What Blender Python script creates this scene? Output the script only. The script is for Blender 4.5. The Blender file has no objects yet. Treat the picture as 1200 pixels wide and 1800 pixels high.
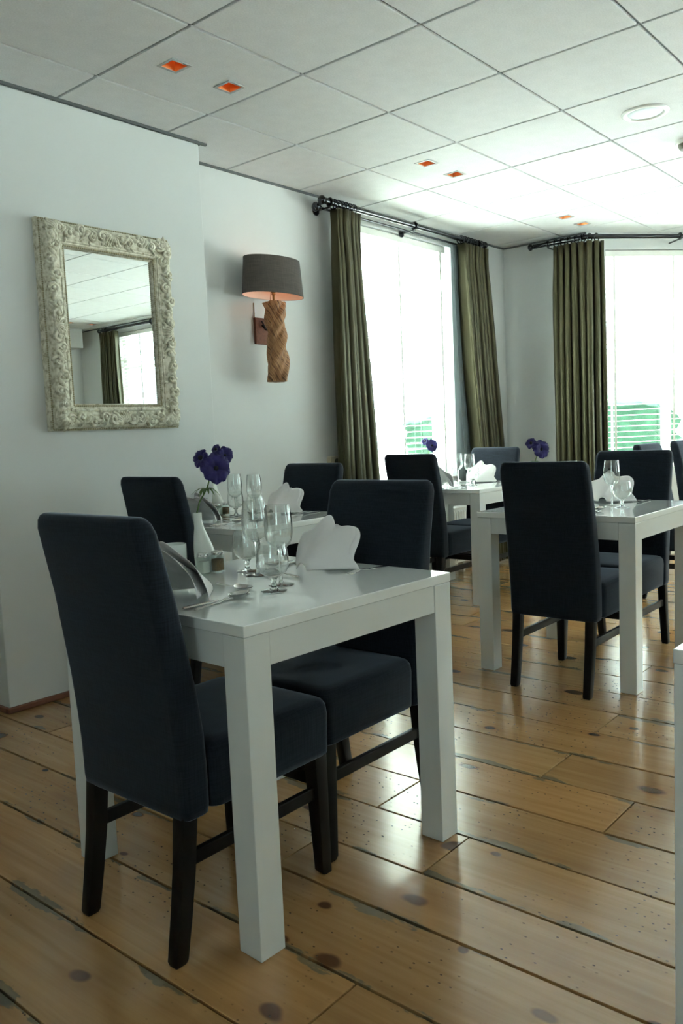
import bpy, bmesh, math, random
from mathutils import Vector, Matrix
random.seed(7)
sc = bpy.context.scene
COL = sc.collection
PI = math.pi

# ------------------------------------------------------------------ camera
F_PX, YAW, PITCH, ROLL, CAM_H = 1456.1, math.radians(40.36), math.radians(-5.46), math.radians(-2.45), 1.145
CEIL = 2.667
f = Vector((math.cos(YAW)*math.cos(PITCH), math.sin(YAW)*math.cos(PITCH), math.sin(PITCH)))
r0 = Vector((math.sin(YAW), -math.cos(YAW), 0)); u0 = r0.cross(f)
r = math.cos(ROLL)*r0 + math.sin(ROLL)*u0
u = -math.sin(ROLL)*r0 + math.cos(ROLL)*u0
cam_d = bpy.data.cameras.new('camera'); cam = bpy.data.objects.new('camera', cam_d); COL.objects.link(cam)
m = Matrix((r, u, -f)).transposed().to_4x4(); m.translation = Vector((0, 0, CAM_H)); cam.matrix_world = m
cam_d.sensor_fit = 'VERTICAL'; cam_d.sensor_height = 36.0; cam_d.lens = 36.0*F_PX/1800.0
cam_d.clip_start = 0.02; cam_d.clip_end = 200
sc.camera = cam

# ------------------------------------------------------------------ world, light, exposure
W = bpy.data.worlds.new('overcast_sky'); sc.world = W; W.use_nodes = True
bg = W.node_tree.nodes['Background']
bg.inputs[0].default_value = (0.78, 0.97, 1.0, 1); bg.inputs[1].default_value = 6.0
sd = bpy.data.lights.new('sun', 'SUN'); sd.energy = 190.0; sd.angle = math.radians(3); sd.color = (0.86, 0.985, 1.0)
so_ = bpy.data.objects.new('sun', sd); COL.objects.link(so_)
so_.rotation_euler = Vector((0.62, 0.73, 1.18)).to_track_quat('Z', 'Y').to_euler()   # shines from beyond the bay
sc.view_settings.view_transform = 'Standard'; sc.view_settings.look = 'None'
sc.view_settings.gamma = 1.0; sc.view_settings.exposure = -0.30; sc.view_settings.use_curve_mapping = False
cy = sc.cycles
cy.use_adaptive_sampling = True; cy.adaptive_threshold = 0.03; cy.use_denoising = True; cy.max_bounces = 9; cy.diffuse_bounces = 5; cy.glossy_bounces = 5
cy.transmission_bounces = 8; cy.transparent_max_bounces = 16; cy.sample_clamp_indirect = 80.0
cy.caustics_reflective = False; cy.caustics_refractive = False

# ------------------------------------------------------------------ node helpers
def new_mat(name):
    mt = bpy.data.materials.new(name); mt.use_nodes = True
    nt = mt.node_tree; b = nt.nodes['Principled BSDF']
    return mt, nt, b
def N(nt, t, **kw):
    n = nt.nodes.new(t)
    for k, v in kw.items(): setattr(n, k, v)
    return n
def L(nt, a, b): nt.links.new(a, b)
def simple(name, col, rough=0.5, metal=0.0, noise=None, bump=None, coat=0.0, sheen=0.0, spec=None):
    """noise=(scale, amount): colour variation; bump=(scale, strength, distance)"""
    mt, nt, b = new_mat(name)
    b.inputs['Base Color'].default_value = (*col, 1); b.inputs['Roughness'].default_value = rough
    b.inputs['Metallic'].default_value = metal; b.inputs['Coat Weight'].default_value = coat
    b.inputs['Coat Roughness'].default_value = 0.08; b.inputs['Sheen Weight'].default_value = sheen
    if spec is not None: b.inputs['Specular IOR Level'].default_value = spec
    tc = N(nt, 'ShaderNodeTexCoord')
    if noise:
        n = N(nt, 'ShaderNodeTexNoise'); n.inputs['Scale'].default_value = noise[0]; n.inputs['Detail'].default_value = 4
        L(nt, tc.outputs['Object'], n.inputs['Vector'])
        mx = N(nt, 'ShaderNodeMix', data_type='RGBA')
        a = noise[1]
        mx.inputs[6].default_value = (*[c*(1-a) for c in col], 1); mx.inputs[7].default_value = (*[min(1, c*(1+a)) for c in col], 1)
        L(nt, n.outputs['Fac'], mx.inputs[0]); L(nt, mx.outputs[2], b.inputs['Base Color'])
    if bump:
        n2 = N(nt, 'ShaderNodeTexNoise'); n2.inputs['Scale'].default_value = bump[0]; n2.inputs['Detail'].default_value = 3
        L(nt, tc.outputs['Object'], n2.inputs['Vector'])
        bp = N(nt, 'ShaderNodeBump'); bp.inputs['Strength'].default_value = bump[1]; bp.inputs['Distance'].default_value = bump[2]
        L(nt, n2.outputs['Fac'], bp.inputs['Height']); L(nt, bp.outputs['Normal'], b.inputs['Normal'])
    return mt
def ramp(nt, fac, stops, interp='LINEAR'):
    n = N(nt, 'ShaderNodeValToRGB'); e = n.color_ramp.elements; n.color_ramp.interpolation = interp
    while len(e) < len(stops): e.new(0.5)
    for k, (p, c) in enumerate(stops):
        e[k].position = p; e[k].color = c if len(c) == 4 else (*c, 1)
    L(nt, fac, n.inputs['Fac']); return n.outputs['Color']
def mathn(nt, op, a, b=None, clamp=False):
    n = N(nt, 'ShaderNodeMath', operation=op); n.use_clamp = clamp
    for k, v in enumerate((a, b)):
        if v is None: continue
        if isinstance(v, (int, float)): n.inputs[k].default_value = v
        else: L(nt, v, n.inputs[k])
    return n.outputs[0]
def mixc(nt, fac, a, b, mode='MIX'):
    n = N(nt, 'ShaderNodeMix', data_type='RGBA', blend_type=mode)
    if isinstance(fac, (int, float)): n.inputs[0].default_value = fac
    else: L(nt, fac, n.inputs[0])
    for k, v in ((6, a), (7, b)):
        if isinstance(v, tuple): n.inputs[k].default_value = (*v, 1)
        else: L(nt, v, n.inputs[k])
    return n.outputs[2]
def smooth(nt, v, lo, hi):
    n = N(nt, 'ShaderNodeMapRange', interpolation_type='SMOOTHSTEP')
    L(nt, v, n.inputs[0]); n.inputs[1].default_value = lo; n.inputs[2].default_value = hi
    return n.outputs[0]
def mapping(nt, vec, scale, off=None):
    n = N(nt, 'ShaderNodeMapping'); L(nt, vec, n.inputs[0]); n.inputs[3].default_value = scale
    if off is not None: L(nt, off, n.inputs[1])
    return n.outputs[0]

# ------------------------------------------------------------------ materials
def pine():
    mt, nt, b = new_mat('pine_plank')
    tc = N(nt, 'ShaderNodeTexCoord'); oi = N(nt, 'ShaderNodeObjectInfo')
    P = tc.outputs['Object']
    off = N(nt, 'ShaderNodeCombineXYZ')
    L(nt, mathn(nt, 'MULTIPLY', oi.outputs['Random'], 37.0), off.inputs[0]); L(nt, mathn(nt, 'MULTIPLY', oi.outputs['Random'], 71.0), off.inputs[1])
    def vec(s): return mapping(nt, P, s, off.outputs[0])
    # grain
    g = N(nt, 'ShaderNodeTexNoise'); L(nt, vec((26, 1.1, 1)), g.inputs['Vector']); g.inputs['Scale'].default_value = 1.6; g.inputs['Detail'].default_value = 6; g.inputs['Distortion'].default_value = 0.7
    big = N(nt, 'ShaderNodeTexNoise'); L(nt, vec((2.2, 1.0, 1)), big.inputs['Vector']); big.inputs['Scale'].default_value = 1.3; big.inputs['Detail'].default_value = 3
    base = ramp(nt, g.outputs['Fac'], [(0.25, (0.39, 0.225, 0.095)), (0.55, (0.47, 0.288, 0.130)), (0.8, (0.53, 0.345, 0.165))])
    tint = ramp(nt, big.outputs['Fac'], [(0.3, (0.80, 0.74, 0.66)), (0.7, (1.06, 1.04, 1.0))])
    c = mixc(nt, 1.0, base, tint, 'MULTIPLY')
    # per-plank tone
    tone = ramp(nt, oi.outputs['Random'], [(0.0, (0.84, 0.82, 0.80)), (0.5, (1.0, 0.98, 0.95)), (1.0, (1.08, 1.0, 0.9))])
    c = mixc(nt, 1.0, c, tone, 'MULTIPLY')
    # knots
    v = N(nt, 'ShaderNodeTexVoronoi', voronoi_dimensions='2D'); wn = N(nt, 'ShaderNodeTexNoise'); L(nt, vec((9, 5, 1)), wn.inputs['Vector']); wn.inputs['Scale'].default_value = 1.0
    vv = N(nt, 'ShaderNodeVectorMath', operation='MULTIPLY_ADD'); L(nt, wn.outputs['Color'], vv.inputs[0]); vv.inputs[1].default_value = (0.22, 0.22, 0)
    L(nt, vec((4.6, 2.9, 0)), vv.inputs[2]); L(nt, vv.outputs[0], v.inputs['Vector']); v.inputs['Scale'].default_value = 1.0
    sep = N(nt, 'ShaderNodeSeparateColor'); L(nt, v.outputs['Color'], sep.inputs[0])
    sel = smooth(nt, sep.outputs[0], 0.46, 0.52)
    size = mathn(nt, 'ADD', mathn(nt, 'MULTIPLY', sep.outputs[1], 0.10), 0.05)
    dn = mathn(nt, 'DIVIDE', v.outputs['Distance'], size)
    kn = mathn(nt, 'MULTIPLY', smooth(nt, dn, 1.0, 0.55), sel)
    halo = mathn(nt, 'MULTIPLY', smooth(nt, dn, 2.8, 0.6), sel)
    c = mixc(nt, mathn(nt, 'MULTIPLY', halo, 0.45), c, (0.36, 0.17, 0.06))
    c = mixc(nt, mathn(nt, 'MULTIPLY', kn, 0.9), c, (0.095, 0.04, 0.02))
    # worm holes and dents
    vh = N(nt, 'ShaderNodeTexVoronoi', voronoi_dimensions='2D'); L(nt, vec((1, 0.7, 0)), vh.inputs['Vector']); vh.inputs['Scale'].default_value = 46
    s2 = N(nt, 'ShaderNodeSeparateColor'); L(nt, vh.outputs['Color'], s2.inputs[0])
    nm = N(nt, 'ShaderNodeTexNoise'); L(nt, vec((1.4, 0.9, 1)), nm.inputs['Vector']); nm.inputs['Scale'].default_value = 1.6
    hole = mathn(nt, 'MULTIPLY', mathn(nt, 'MULTIPLY', smooth(nt, vh.outputs['Distance'], 0.13, 0.07), smooth(nt, s2.outputs[0], 0.68, 0.74)), smooth(nt, nm.outputs['Fac'], 0.46, 0.56))
    c = mixc(nt, mathn(nt, 'MULTIPLY', hole, 0.85), c, (0.05, 0.03, 0.02))
    # grey-green worn stains hugging the long edges
    sx = N(nt, 'ShaderNodeSeparateXYZ'); L(nt, P, sx.inputs[0])
    edge = smooth(nt, mathn(nt, 'ABSOLUTE', sx.outputs[0]), 0.06, 0.118)
    ns = N(nt, 'ShaderNodeTexNoise'); L(nt, vec((4.5, 1.3, 1)), ns.inputs['Vector']); ns.inputs['Scale'].default_value = 1.7; ns.inputs['Detail'].default_value = 5; ns.inputs['Roughness'].default_value = 0.62
    stv = mathn(nt, 'ADD', ns.outputs['Fac'], mathn(nt, 'MULTIPLY', edge, 0.21))
    stain = smooth(nt, stv, 0.722, 0.752)
    c = mixc(nt, mathn(nt, 'MULTIPLY', stain, 0.72), c, (0.115, 0.115, 0.075))
    L(nt, c, b.inputs['Base Color'])
    rr = mathn(nt, 'ADD', mathn(nt, 'MULTIPLY', ns.outputs['Fac'], 0.16), 0.12)
    L(nt, rr, b.inputs['Roughness'])
    h = mathn(nt, 'SUBTRACT', mathn(nt, 'MULTIPLY', g.outputs['Fac'], 0.25), hole)
    wob = N(nt, 'ShaderNodeTexNoise'); L(nt, vec((5, 1.6, 1)), wob.inputs['Vector']); wob.inputs['Scale'].default_value = 2
    h = mathn(nt, 'ADD', h, mathn(nt, 'MULTIPLY', wob.outputs['Fac'], 1.4))
    bp = N(nt, 'ShaderNodeBump'); bp.inputs['Strength'].default_value = 0.35; bp.inputs['Distance'].default_value = 0.0022
    L(nt, h, bp.inputs['Height']); L(nt, bp.outputs['Normal'], b.inputs['Normal'])
    b.inputs['Specular IOR Level'].default_value = 0.6; b.inputs['Coat Weight'].default_value = 0.35; b.inputs['Coat Roughness'].default_value = 0.16
    return mt
def fabric(name, col, weave=700, var=0.35, rough=0.9, sheen=0.25, spec=0.15, stint=(1, 1, 1)):
    mt, nt, b = new_mat(name); tc = N(nt, 'ShaderNodeTexCoord')
    n1 = N(nt, 'ShaderNodeTexNoise'); L(nt, mapping(nt, tc.outputs['Object'], (weave, weave, 40)), n1.inputs['Vector']); n1.inputs['Scale'].default_value = 0.35
    n2 = N(nt, 'ShaderNodeTexNoise'); L(nt, mapping(nt, tc.outputs['Object'], (40, 40, weave)), n2.inputs['Vector']); n2.inputs['Scale'].default_value = 0.35
    h = mathn(nt, 'ADD', n1.outputs['Fac'], n2.outputs['Fac'])
    c = mixc(nt, smooth(nt, h, 0.7, 1.3), tuple(x*(1-var) for x in col), tuple(x*(1+var) for x in col))
    L(nt, c, b.inputs['Base Color']); b.inputs['Roughness'].default_value = rough
    b.inputs['Sheen Weight'].default_value = sheen; b.inputs['Sheen Roughness'].default_value = 0.4
    b.inputs['Sheen Tint'].default_value = (0.7, 0.8, 1.0, 1); b.inputs['Specular IOR Level'].default_value = spec; b.inputs['Specular Tint'].default_value = (*stint, 1)
    bp = N(nt, 'ShaderNodeBump'); bp.inputs['Strength'].default_value = 0.3; bp.inputs['Distance'].default_value = 0.0006
    L(nt, h, bp.inputs['Height']); L(nt, bp.outputs['Normal'], b.inputs['Normal'])
    return mt
def thin_glass(name, tint=(0.97, 1.0, 0.99), refl=1.0, base=0.035, edge=None):
    mt, nt, b = new_mat(name); nt.nodes.remove(b); out = nt.nodes['Material Output']
    tr = N(nt, 'ShaderNodeBsdfTransparent'); tr.inputs[0].default_value = (*tint, 1)
    gl = N(nt, 'ShaderNodeBsdfGlossy'); gl.inputs['Roughness'].default_value = 0.0
    fr = N(nt, 'ShaderNodeLayerWeight'); fr.inputs[0].default_value = 0.5
    fac = mathn(nt, 'ADD', mathn(nt, 'MULTIPLY', mathn(nt, 'POWER', fr.outputs['Facing'], 3.0), 0.6), base)
    mx = N(nt, 'ShaderNodeMixShader'); L(nt, mathn(nt, 'MULTIPLY', fac, refl, True), mx.inputs[0])
    if edge:
        lw = N(nt, 'ShaderNodeLayerWeight'); lw.inputs[0].default_value = 0.25
        L(nt, ramp(nt, lw.outputs['Facing'], [(0.35, tint), (0.95, edge)]), tr.inputs[0])
    L(nt, tr.outputs[0], mx.inputs[1]); L(nt, gl.outputs[0], mx.inputs[2]); L(nt, mx.outputs[0], out.inputs[0])
    return mt
def solid_glass(name):
    mt, nt, b = new_mat(name)
    b.inputs['Transmission Weight'].default_value = 1.0; b.inputs['Roughness'].default_value = 0.0
    b.inputs['IOR'].default_value = 1.48; b.inputs['Base Color'].default_value = (0.97, 1, 0.99, 1)
    return mt
def emit(name, col, s):
    mt, nt, b = new_mat(name); b.inputs['Emission Color'].default_value = (*col, 1); b.inputs['Emission Strength'].default_value = s
    b.inputs['Base Color'].default_value = (*col, 1); return mt
def ceiling_mat():
    mt, nt, b = new_mat('mineral_tile'); tc = N(nt, 'ShaderNodeTexCoord')
    n = N(nt, 'ShaderNodeTexNoise'); L(nt, tc.outputs['Object'], n.inputs['Vector']); n.inputs['Scale'].default_value = 160; n.inputs['Detail'].default_value = 5
    n2 = N(nt, 'ShaderNodeTexNoise'); L(nt, tc.outputs['Object'], n2.inputs['Vector']); n2.inputs['Scale'].default_value = 14; n2.inputs['Detail'].default_value = 4
    v = mathn(nt, 'ADD', mathn(nt, 'MULTIPLY', n.outputs['Fac'], 0.7), mathn(nt, 'MULTIPLY', n2.outputs['Fac'], 0.3))
    L(nt, ramp(nt, v, [(0.3, (0.64, 0.65, 0.65)), (0.7, (0.78, 0.79, 0.79))]), b.inputs['Base Color'])
    b.inputs['Roughness'].default_value = 0.9; b.inputs['Specular IOR Level'].default_value = 0.15
    bp = N(nt, 'ShaderNodeBump'); bp.inputs['Strength'].default_value = 0.35; bp.inputs['Distance'].default_value = 0.001
    L(nt, n.outputs['Fac'], bp.inputs['Height']); L(nt, bp.outputs['Normal'], b.inputs['Normal'])
    return mt
def patina():
    mt, nt, b = new_mat('antique_cream'); tc = N(nt, 'ShaderNodeTexCoord')
    n = N(nt, 'ShaderNodeTexNoise'); L(nt, tc.outputs['Object'], n.inputs['Vector']); n.inputs['Scale'].default_value = 55; n.inputs['Detail'].default_value = 6
    c = ramp(nt, n.outputs['Fac'], [(0.30, (0.36, 0.33, 0.21)), (0.43, (0.60, 0.57, 0.44)), (0.60, (0.80, 0.78, 0.66))])
    L(nt, c, b.inputs['Base Color']); b.inputs['Roughness'].default_value = 0.5
    return mt
def driftwood():
    mt, nt, b = new_mat('twisted_driftwood'); tc = N(nt, 'ShaderNodeTexCoord')
    sx = N(nt, 'ShaderNodeSeparateXYZ'); L(nt, tc.outputs['Object'], sx.inputs[0])
    ang = mathn(nt, 'ARCTAN2', sx.outputs[1], sx.outputs[0])
    tw = mathn(nt, 'ADD', ang, mathn(nt, 'MULTIPLY', sx.outputs[2], 9.5))
    cx = N(nt, 'ShaderNodeCombineXYZ'); L(nt, mathn(nt, 'MULTIPLY', mathn(nt, 'SINE', tw), 3.0), cx.inputs[0]); L(nt, mathn(nt, 'MULTIPLY', mathn(nt, 'COSINE', tw), 3.0), cx.inputs[1]); L(nt, mathn(nt, 'MULTIPLY', sx.outputs[2], 5), cx.inputs[2])
    n = N(nt, 'ShaderNodeTexNoise'); L(nt, cx.outputs[0], n.inputs['Vector']); n.inputs['Scale'].default_value = 2.6; n.inputs['Detail'].default_value = 6
    L(nt, ramp(nt, n.outputs['Fac'], [(0.34, (0.11, 0.045, 0.018)), (0.5, (0.33, 0.155, 0.062)), (0.7, (0.50, 0.275, 0.125))]), b.inputs['Base Color'])
    b.inputs['Roughness'].default_value = 0.65
    bp = N(nt, 'ShaderNodeBump'); bp.inputs['Strength'].default_value = 0.7; bp.inputs['Distance'].default_value = 0.004
    L(nt, n.outputs['Fac'], bp.inputs['Height']); L(nt, bp.outputs['Normal'], b.inputs['Normal'])
    return mt

M = dict(
    pine=pine(), ceil=ceiling_mat(),
    wall=simple('wall_paint', (0.66, 0.68, 0.67), 0.75, noise=(3, 0.02), bump=(240, 0.12, 0.001), spec=0.25),
    grid=simple('grid_metal', (0.22, 0.235, 0.24), 0.35, 0.6),
    dark_trim=simple('dark_edge_trim', (0.10, 0.11, 0.11), 0.5),
    soffit=simple('soffit_paint', (0.72, 0.72, 0.70), 0.7),
    slab=simple('dark_subfloor', (0.018, 0.016, 0.014), 0.9),
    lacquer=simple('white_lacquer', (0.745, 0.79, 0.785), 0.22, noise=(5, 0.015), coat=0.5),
    lacquer_lit_top=simple('white_lacquer_lit_top', (0.85, 0.89, 0.88), 0.12, noise=(5, 0.015), coat=0.8),  # same lacquer as legs; light falling on the top painted in as lighter colour
    navy=fabric('navy_linen', (0.0135, 0.0175, 0.0255), weave=1000, var=0.24, sheen=0.36),
    blackwood=simple('black_stained_wood', (0.010, 0.008, 0.007), 0.42, noise=(30, 0.3), coat=0.0, spec=0.2),
    curtain=fabric('olive_silk', (0.040, 0.036, 0.018), weave=1500, var=0.10, rough=0.40, sheen=0.0, spec=0.5, stint=(1.0, 0.94, 0.62)),
    lining=fabric('grey_lining', (0.16, 0.19, 0.20), weave=900, var=0.1, rough=0.8, sheen=0.1),
    blackmetal=simple('black_metal', (0.010, 0.012, 0.016), 0.22, 0.35, coat=0.5),
    frame=simple('white_window_paint', (0.82, 0.83, 0.80), 0.4),
    slat=simple('white_slat', (0.82, 0.82, 0.76), 0.45),
    pane=thin_glass('window_pane', (0.96, 0.99, 0.98)),
    crystal=thin_glass('crystal_bowl', (0.975, 0.99, 0.985), 1.25, 0.085, edge=(0.55, 0.63, 0.64)),
    crystal2=solid_glass('crystal_stem'),
    mirror=simple('mirror_glass', (0.86, 0.92, 0.90), 0.0, 1.0),
    patina=patina(),
    rope=simple('gilded_edge', (0.42, 0.38, 0.24), 0.5, noise=(90, 0.5)),
    shade=fabric('grey_shade_linen', (0.092, 0.078, 0.068), weave=700, var=0.16, sheen=0.1),
    shade_in=simple('shade_inside', (0.75, 0.55, 0.45), 0.7),
    drift=driftwood(),
    rust=simple('rusted_plate', (0.16, 0.055, 0.028), 0.7, 0.2, noise=(45, 0.6), bump=(80, 0.4, 0.002)),
    brass=simple('aged_brass', (0.30, 0.17, 0.06), 0.4, 0.8),
    steel=simple('polished_steel', (0.62, 0.62, 0.60), 0.12, 1.0),
    ceramic=simple('white_ceramic', (0.80, 0.83, 0.78), 0.18, coat=0.6),
    opal=simple('opal_glass', (0.80, 0.85, 0.84), 0.15, coat=0.7),
    linen=simple('white_napkin', (0.84, 0.82, 0.82), 0.85, noise=(20, 0.02), bump=(900, 0.15, 0.0005), sheen=0.2),
    salt=simple('salt', (0.78, 0.78, 0.74), 0.8), pepper=simple('pepper', (0.22, 0.13, 0.06), 0.9, noise=(600, 0.5)),
    petal=simple('violet_petal', (0.014, 0.006, 0.13), 0.55, noise=(60, 0.4), sheen=0.3),
    pollen=simple('dark_flower_centre', (0.012, 0.013, 0.02), 0.7),
    green=simple('flower_green', (0.10, 0.19, 0.04), 0.5, noise=(40, 0.3)),
    copper=simple('copper_reflector', (0.66, 0.26, 0.09), 0.36, 0.8),
    bulb=emit('warm_bulb', (1.0, 0.42, 0.16), 45.0),
    lampbulb=emit('shade_bulb', (1.0, 0.62, 0.40), 6.0),
    dl_trim=simple('grey_trim', (0.42, 0.43, 0.43), 0.5),
    plastic=simple('white_plastic', (0.80, 0.81, 0.78), 0.35),
    cream=simple('cream_plastic', (0.62, 0.58, 0.45), 0.4), holes=simple('socket_dark', (0.16, 0.15, 0.11), 0.6),
    bluelens=simple('grille_white', (0.74, 0.82, 0.85), 0.6),
    radiator=simple('radiator_enamel', (0.80, 0.81, 0.78), 0.3),
    redwood=simple('red_brown_bead', (0.20, 0.075, 0.04), 0.45, noise=(30, 0.3)),
    paving=simple('pale_paving', (0.55, 0.55, 0.52), 0.9, noise=(1.5, 0.1)),
    hedge=simple('hedge_leaf', (0.026, 0.066, 0.038), 0.8, noise=(6, 0.7), spec=0.1),
    bark=simple('bark', (0.12, 0.09, 0.06), 0.9, noise=(20, 0.4)),
)

# ------------------------------------------------------------------ mesh helpers
class MB:
    def __init__(s): s.v = []; s.f = []
    def add(s, vs, fs):
        o = len(s.v); s.v += [tuple(p) for p in vs]; s.f += [tuple(i+o for i in q) for q in fs]; return s
    def box(s, x0, x1, y0, y1, z0, z1):
        return s.add([(x0,y0,z0),(x1,y0,z0),(x1,y1,z0),(x0,y1,z0),(x0,y0,z1),(x1,y0,z1),(x1,y1,z1),(x0,y1,z1)],
                     [(0,3,2,1),(4,5,6,7),(0,1,5,4),(1,2,6,5),(2,3,7,6),(3,0,4,7)])
    def loft(s, rings, cap=True, closed=True):
        n = len(rings[0]); vs = [p for q in rings for p in q]; fs = []
        for i in range(len(rings)-1):
            for j in range(n if closed else n-1):
                k = (j+1) % n; fs.append((i*n+j, i*n+k, (i+1)*n+k, (i+1)*n+j))
        if cap: fs.append(tuple(range(n-1, -1, -1))); fs.append(tuple((len(rings)-1)*n+j for j in range(n)))
        return s.add(vs, fs)
    def lathe(s, prof, n=32, c=(0, 0, 0), cap=True):
        return s.loft([[(c[0]+rr*math.cos(2*PI*j/n), c[1]+rr*math.sin(2*PI*j/n), c[2]+z) for j in range(n)] for rr, z in prof], cap)
    def tube(s, pts, rad, n=10, cap=True):
        pts = [Vector(p) for p in pts]; rings = []; up = None
        for i, p in enumerate(pts):
            t = (pts[min(i+1, len(pts)-1)] - pts[max(i-1, 0)]).normalized()
            if up is None: up = Vector((0, 0, 1)) if abs(t.z) < 0.9 else Vector((1, 0, 0))
            a = t.cross(up).normalized(); up = a.cross(t).normalized()
            rr = rad[i] if isinstance(rad, (list, tuple)) else rad
            ra, rb = rr if isinstance(rr, tuple) else (rr, rr)
            rings.append([tuple(p + a*(ra*math.cos(2*PI*j/n)) + up*(rb*math.sin(2*PI*j/n))) for j in range(n)])
        return s.loft(rings, cap)
    def grid(s, pts):
        h, w = len(pts), len(pts[0])
        return s.add([p for q in pts for p in q], [(i*w+j, i*w+j+1, (i+1)*w+j+1, (i+1)*w+j) for i in range(h-1) for j in range(w-1)])
    def sphere(s, c, rad, n=16, k=10, sc=(1, 1, 1)):
        return s.loft([[(c[0]+sc[0]*rad*math.sin(PI*i/k)*math.cos(2*PI*j/n), c[1]+sc[1]*rad*math.sin(PI*i/k)*math.sin(2*PI*j/n), c[2]-sc[2]*rad*math.cos(PI*i/k)) for j in range(n)] for i in [0.02]+list(range(1, k))+[k-0.02]])
    def torus(s, c, R_, rr, axis=(1, 0, 0), n=20, k=8):
        ax = Vector(axis).normalized(); a = ax.orthogonal().normalized(); b = ax.cross(a); c = Vector(c); rings = []
        for i in range(n+1):
            t = 2*PI*i/n; d = a*math.cos(t) + b*math.sin(t)
            rings.append([tuple(c + d*(R_ + rr*math.cos(2*PI*j/k)) + ax*(rr*math.sin(2*PI*j/k))) for j in range(k)])
        return s.loft(rings, False)
    def mesh(s, name, mat, smooth_angle=None, bevel=0.0):
        me = bpy.data.meshes.new(name); me.from_pydata(s.v, [], s.f)
        bm = bmesh.new(); bm.from_mesh(me)
        if bevel > 0:
            es = [e for e in bm.edges if len(e.link_faces) == 2 and e.calc_face_angle(0) > 0.6]
            bmesh.ops.bevel(bm, geom=es, offset=bevel, segments=2, profile=0.5, affect='EDGES')
        bmesh.ops.recalc_face_normals(bm, faces=bm.faces)
        bm.to_mesh(me); bm.free(); me.materials.append(mat)
        if smooth_angle:
            me.shade_smooth(); me.set_sharp_from_angle(angle=math.radians(smooth_angle))
        return me
def ob(name, me, parent=None, loc=(0, 0, 0), rot=(0, 0, 0)):
    o = bpy.data.objects.new(name, me); COL.objects.link(o); o.location = loc; o.rotation_euler = rot
    if parent: o.parent = parent
    return o
def part(name, mb, mat, parent, smooth_angle=None, bevel=0.0, loc=(0, 0, 0), rot=(0, 0, 0), label=None):
    o = ob(name, mb.mesh(name, mat, smooth_angle, bevel), parent, loc, rot)
    if label: o['label'] = label
    return o
def tag(o, label, cat, group=None):
    o['label'] = label; o['category'] = cat
    if group: o['group'] = group
    return o
def thing(name, label, cat, loc=(0, 0, 0), rz=0.0, group=None):
    return tag(ob(name, None, None, loc, (0, 0, rz)), label, cat, group)
def struct(o): o['kind'] = 'structure'; return o
def copy_tree(o, parent=None):
    c = o.copy(); COL.objects.link(c)
    if parent: c.parent = parent
    for ch in list(o.children): copy_tree(ch, c)
    return c
class Proto:
    def __init__(s, make): s.make = make; s.o = None
    def put(s, loc, rz, label, cat, group=None, rx=0.0):
        if s.o is None: s.o = s.make(); o = s.o
        else: o = copy_tree(s.o)
        o.location = loc; o.rotation_euler = (rx, 0, rz); return tag(o, label, cat, group)
def rrect(hx, hy, rad, z, cx=0, cy=0, k=5):
    rad = min(rad, hx*0.99, hy*0.99); pts = []
    for (sx, sy, a0) in ((1, 1, 0), (-1, 1, 90), (-1, -1, 180), (1, -1, 270)):
        for i in range(k):
            a = math.radians(a0 + 90*i/(k-1)); pts.append((cx+sx*(hx-rad)+rad*math.cos(a), cy+sy*(hy-rad)+rad*math.sin(a), z))
    return pts
def lerp(a, b, t): return a+(b-a)*t
def interp(xs, ys, x):
    if x <= xs[0]: return ys[0]
    for i in range(len(xs)-1):
        if x <= xs[i+1]: return lerp(ys[i], ys[i+1], (x-xs[i])/(xs[i+1]-xs[i]))
    return ys[-1]

# ------------------------------------------------------------------ plan of the room (clockwise seen from above)
YW, YB, XC, YS, XB = 3.612, 3.375, 6.556, -3.46, -1.6
BX0, BX1 = 1.707, 2.957
ca, sa = math.cos(math.radians(-40)), math.sin(math.radians(-40))
CV = (XC, 2.86); BAYL = 1.5
B1 = (CV[0]+ca*BAYL, CV[1]+sa*BAYL); B2 = (B1[0], -0.62); B3 = (XC, -1.56)
def wall(name, p0, p1, openings=(), th=0.22, ext=0.0):
    d = Vector((p1[0]-p0[0], p1[1]-p0[1])); ln = d.length; ang = math.atan2(d.y, d.x)
    mb = MB(); cur = 0.0
    for (s0, s1, z0, z1) in sorted(openings):
        mb.box(cur, s0, 0, th, 0, CEIL); mb.box(s0, s1, 0, th, 0, z0)
        if z1 < CEIL-0.001: mb.box(s0, s1, 0, th, z1, CEIL)
        cur = s1
    mb.box(cur, ln+ext, 0, th, 0, CEIL)
    return struct(part(name, mb, M['wall'], None, loc=(p0[0], p0[1], 0), rot=(0, 0, ang)))
def local(p0, p1):
    return (p0[0], p0[1], 0), math.atan2(p1[1]-p0[1], p1[0]-p0[0])

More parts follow.
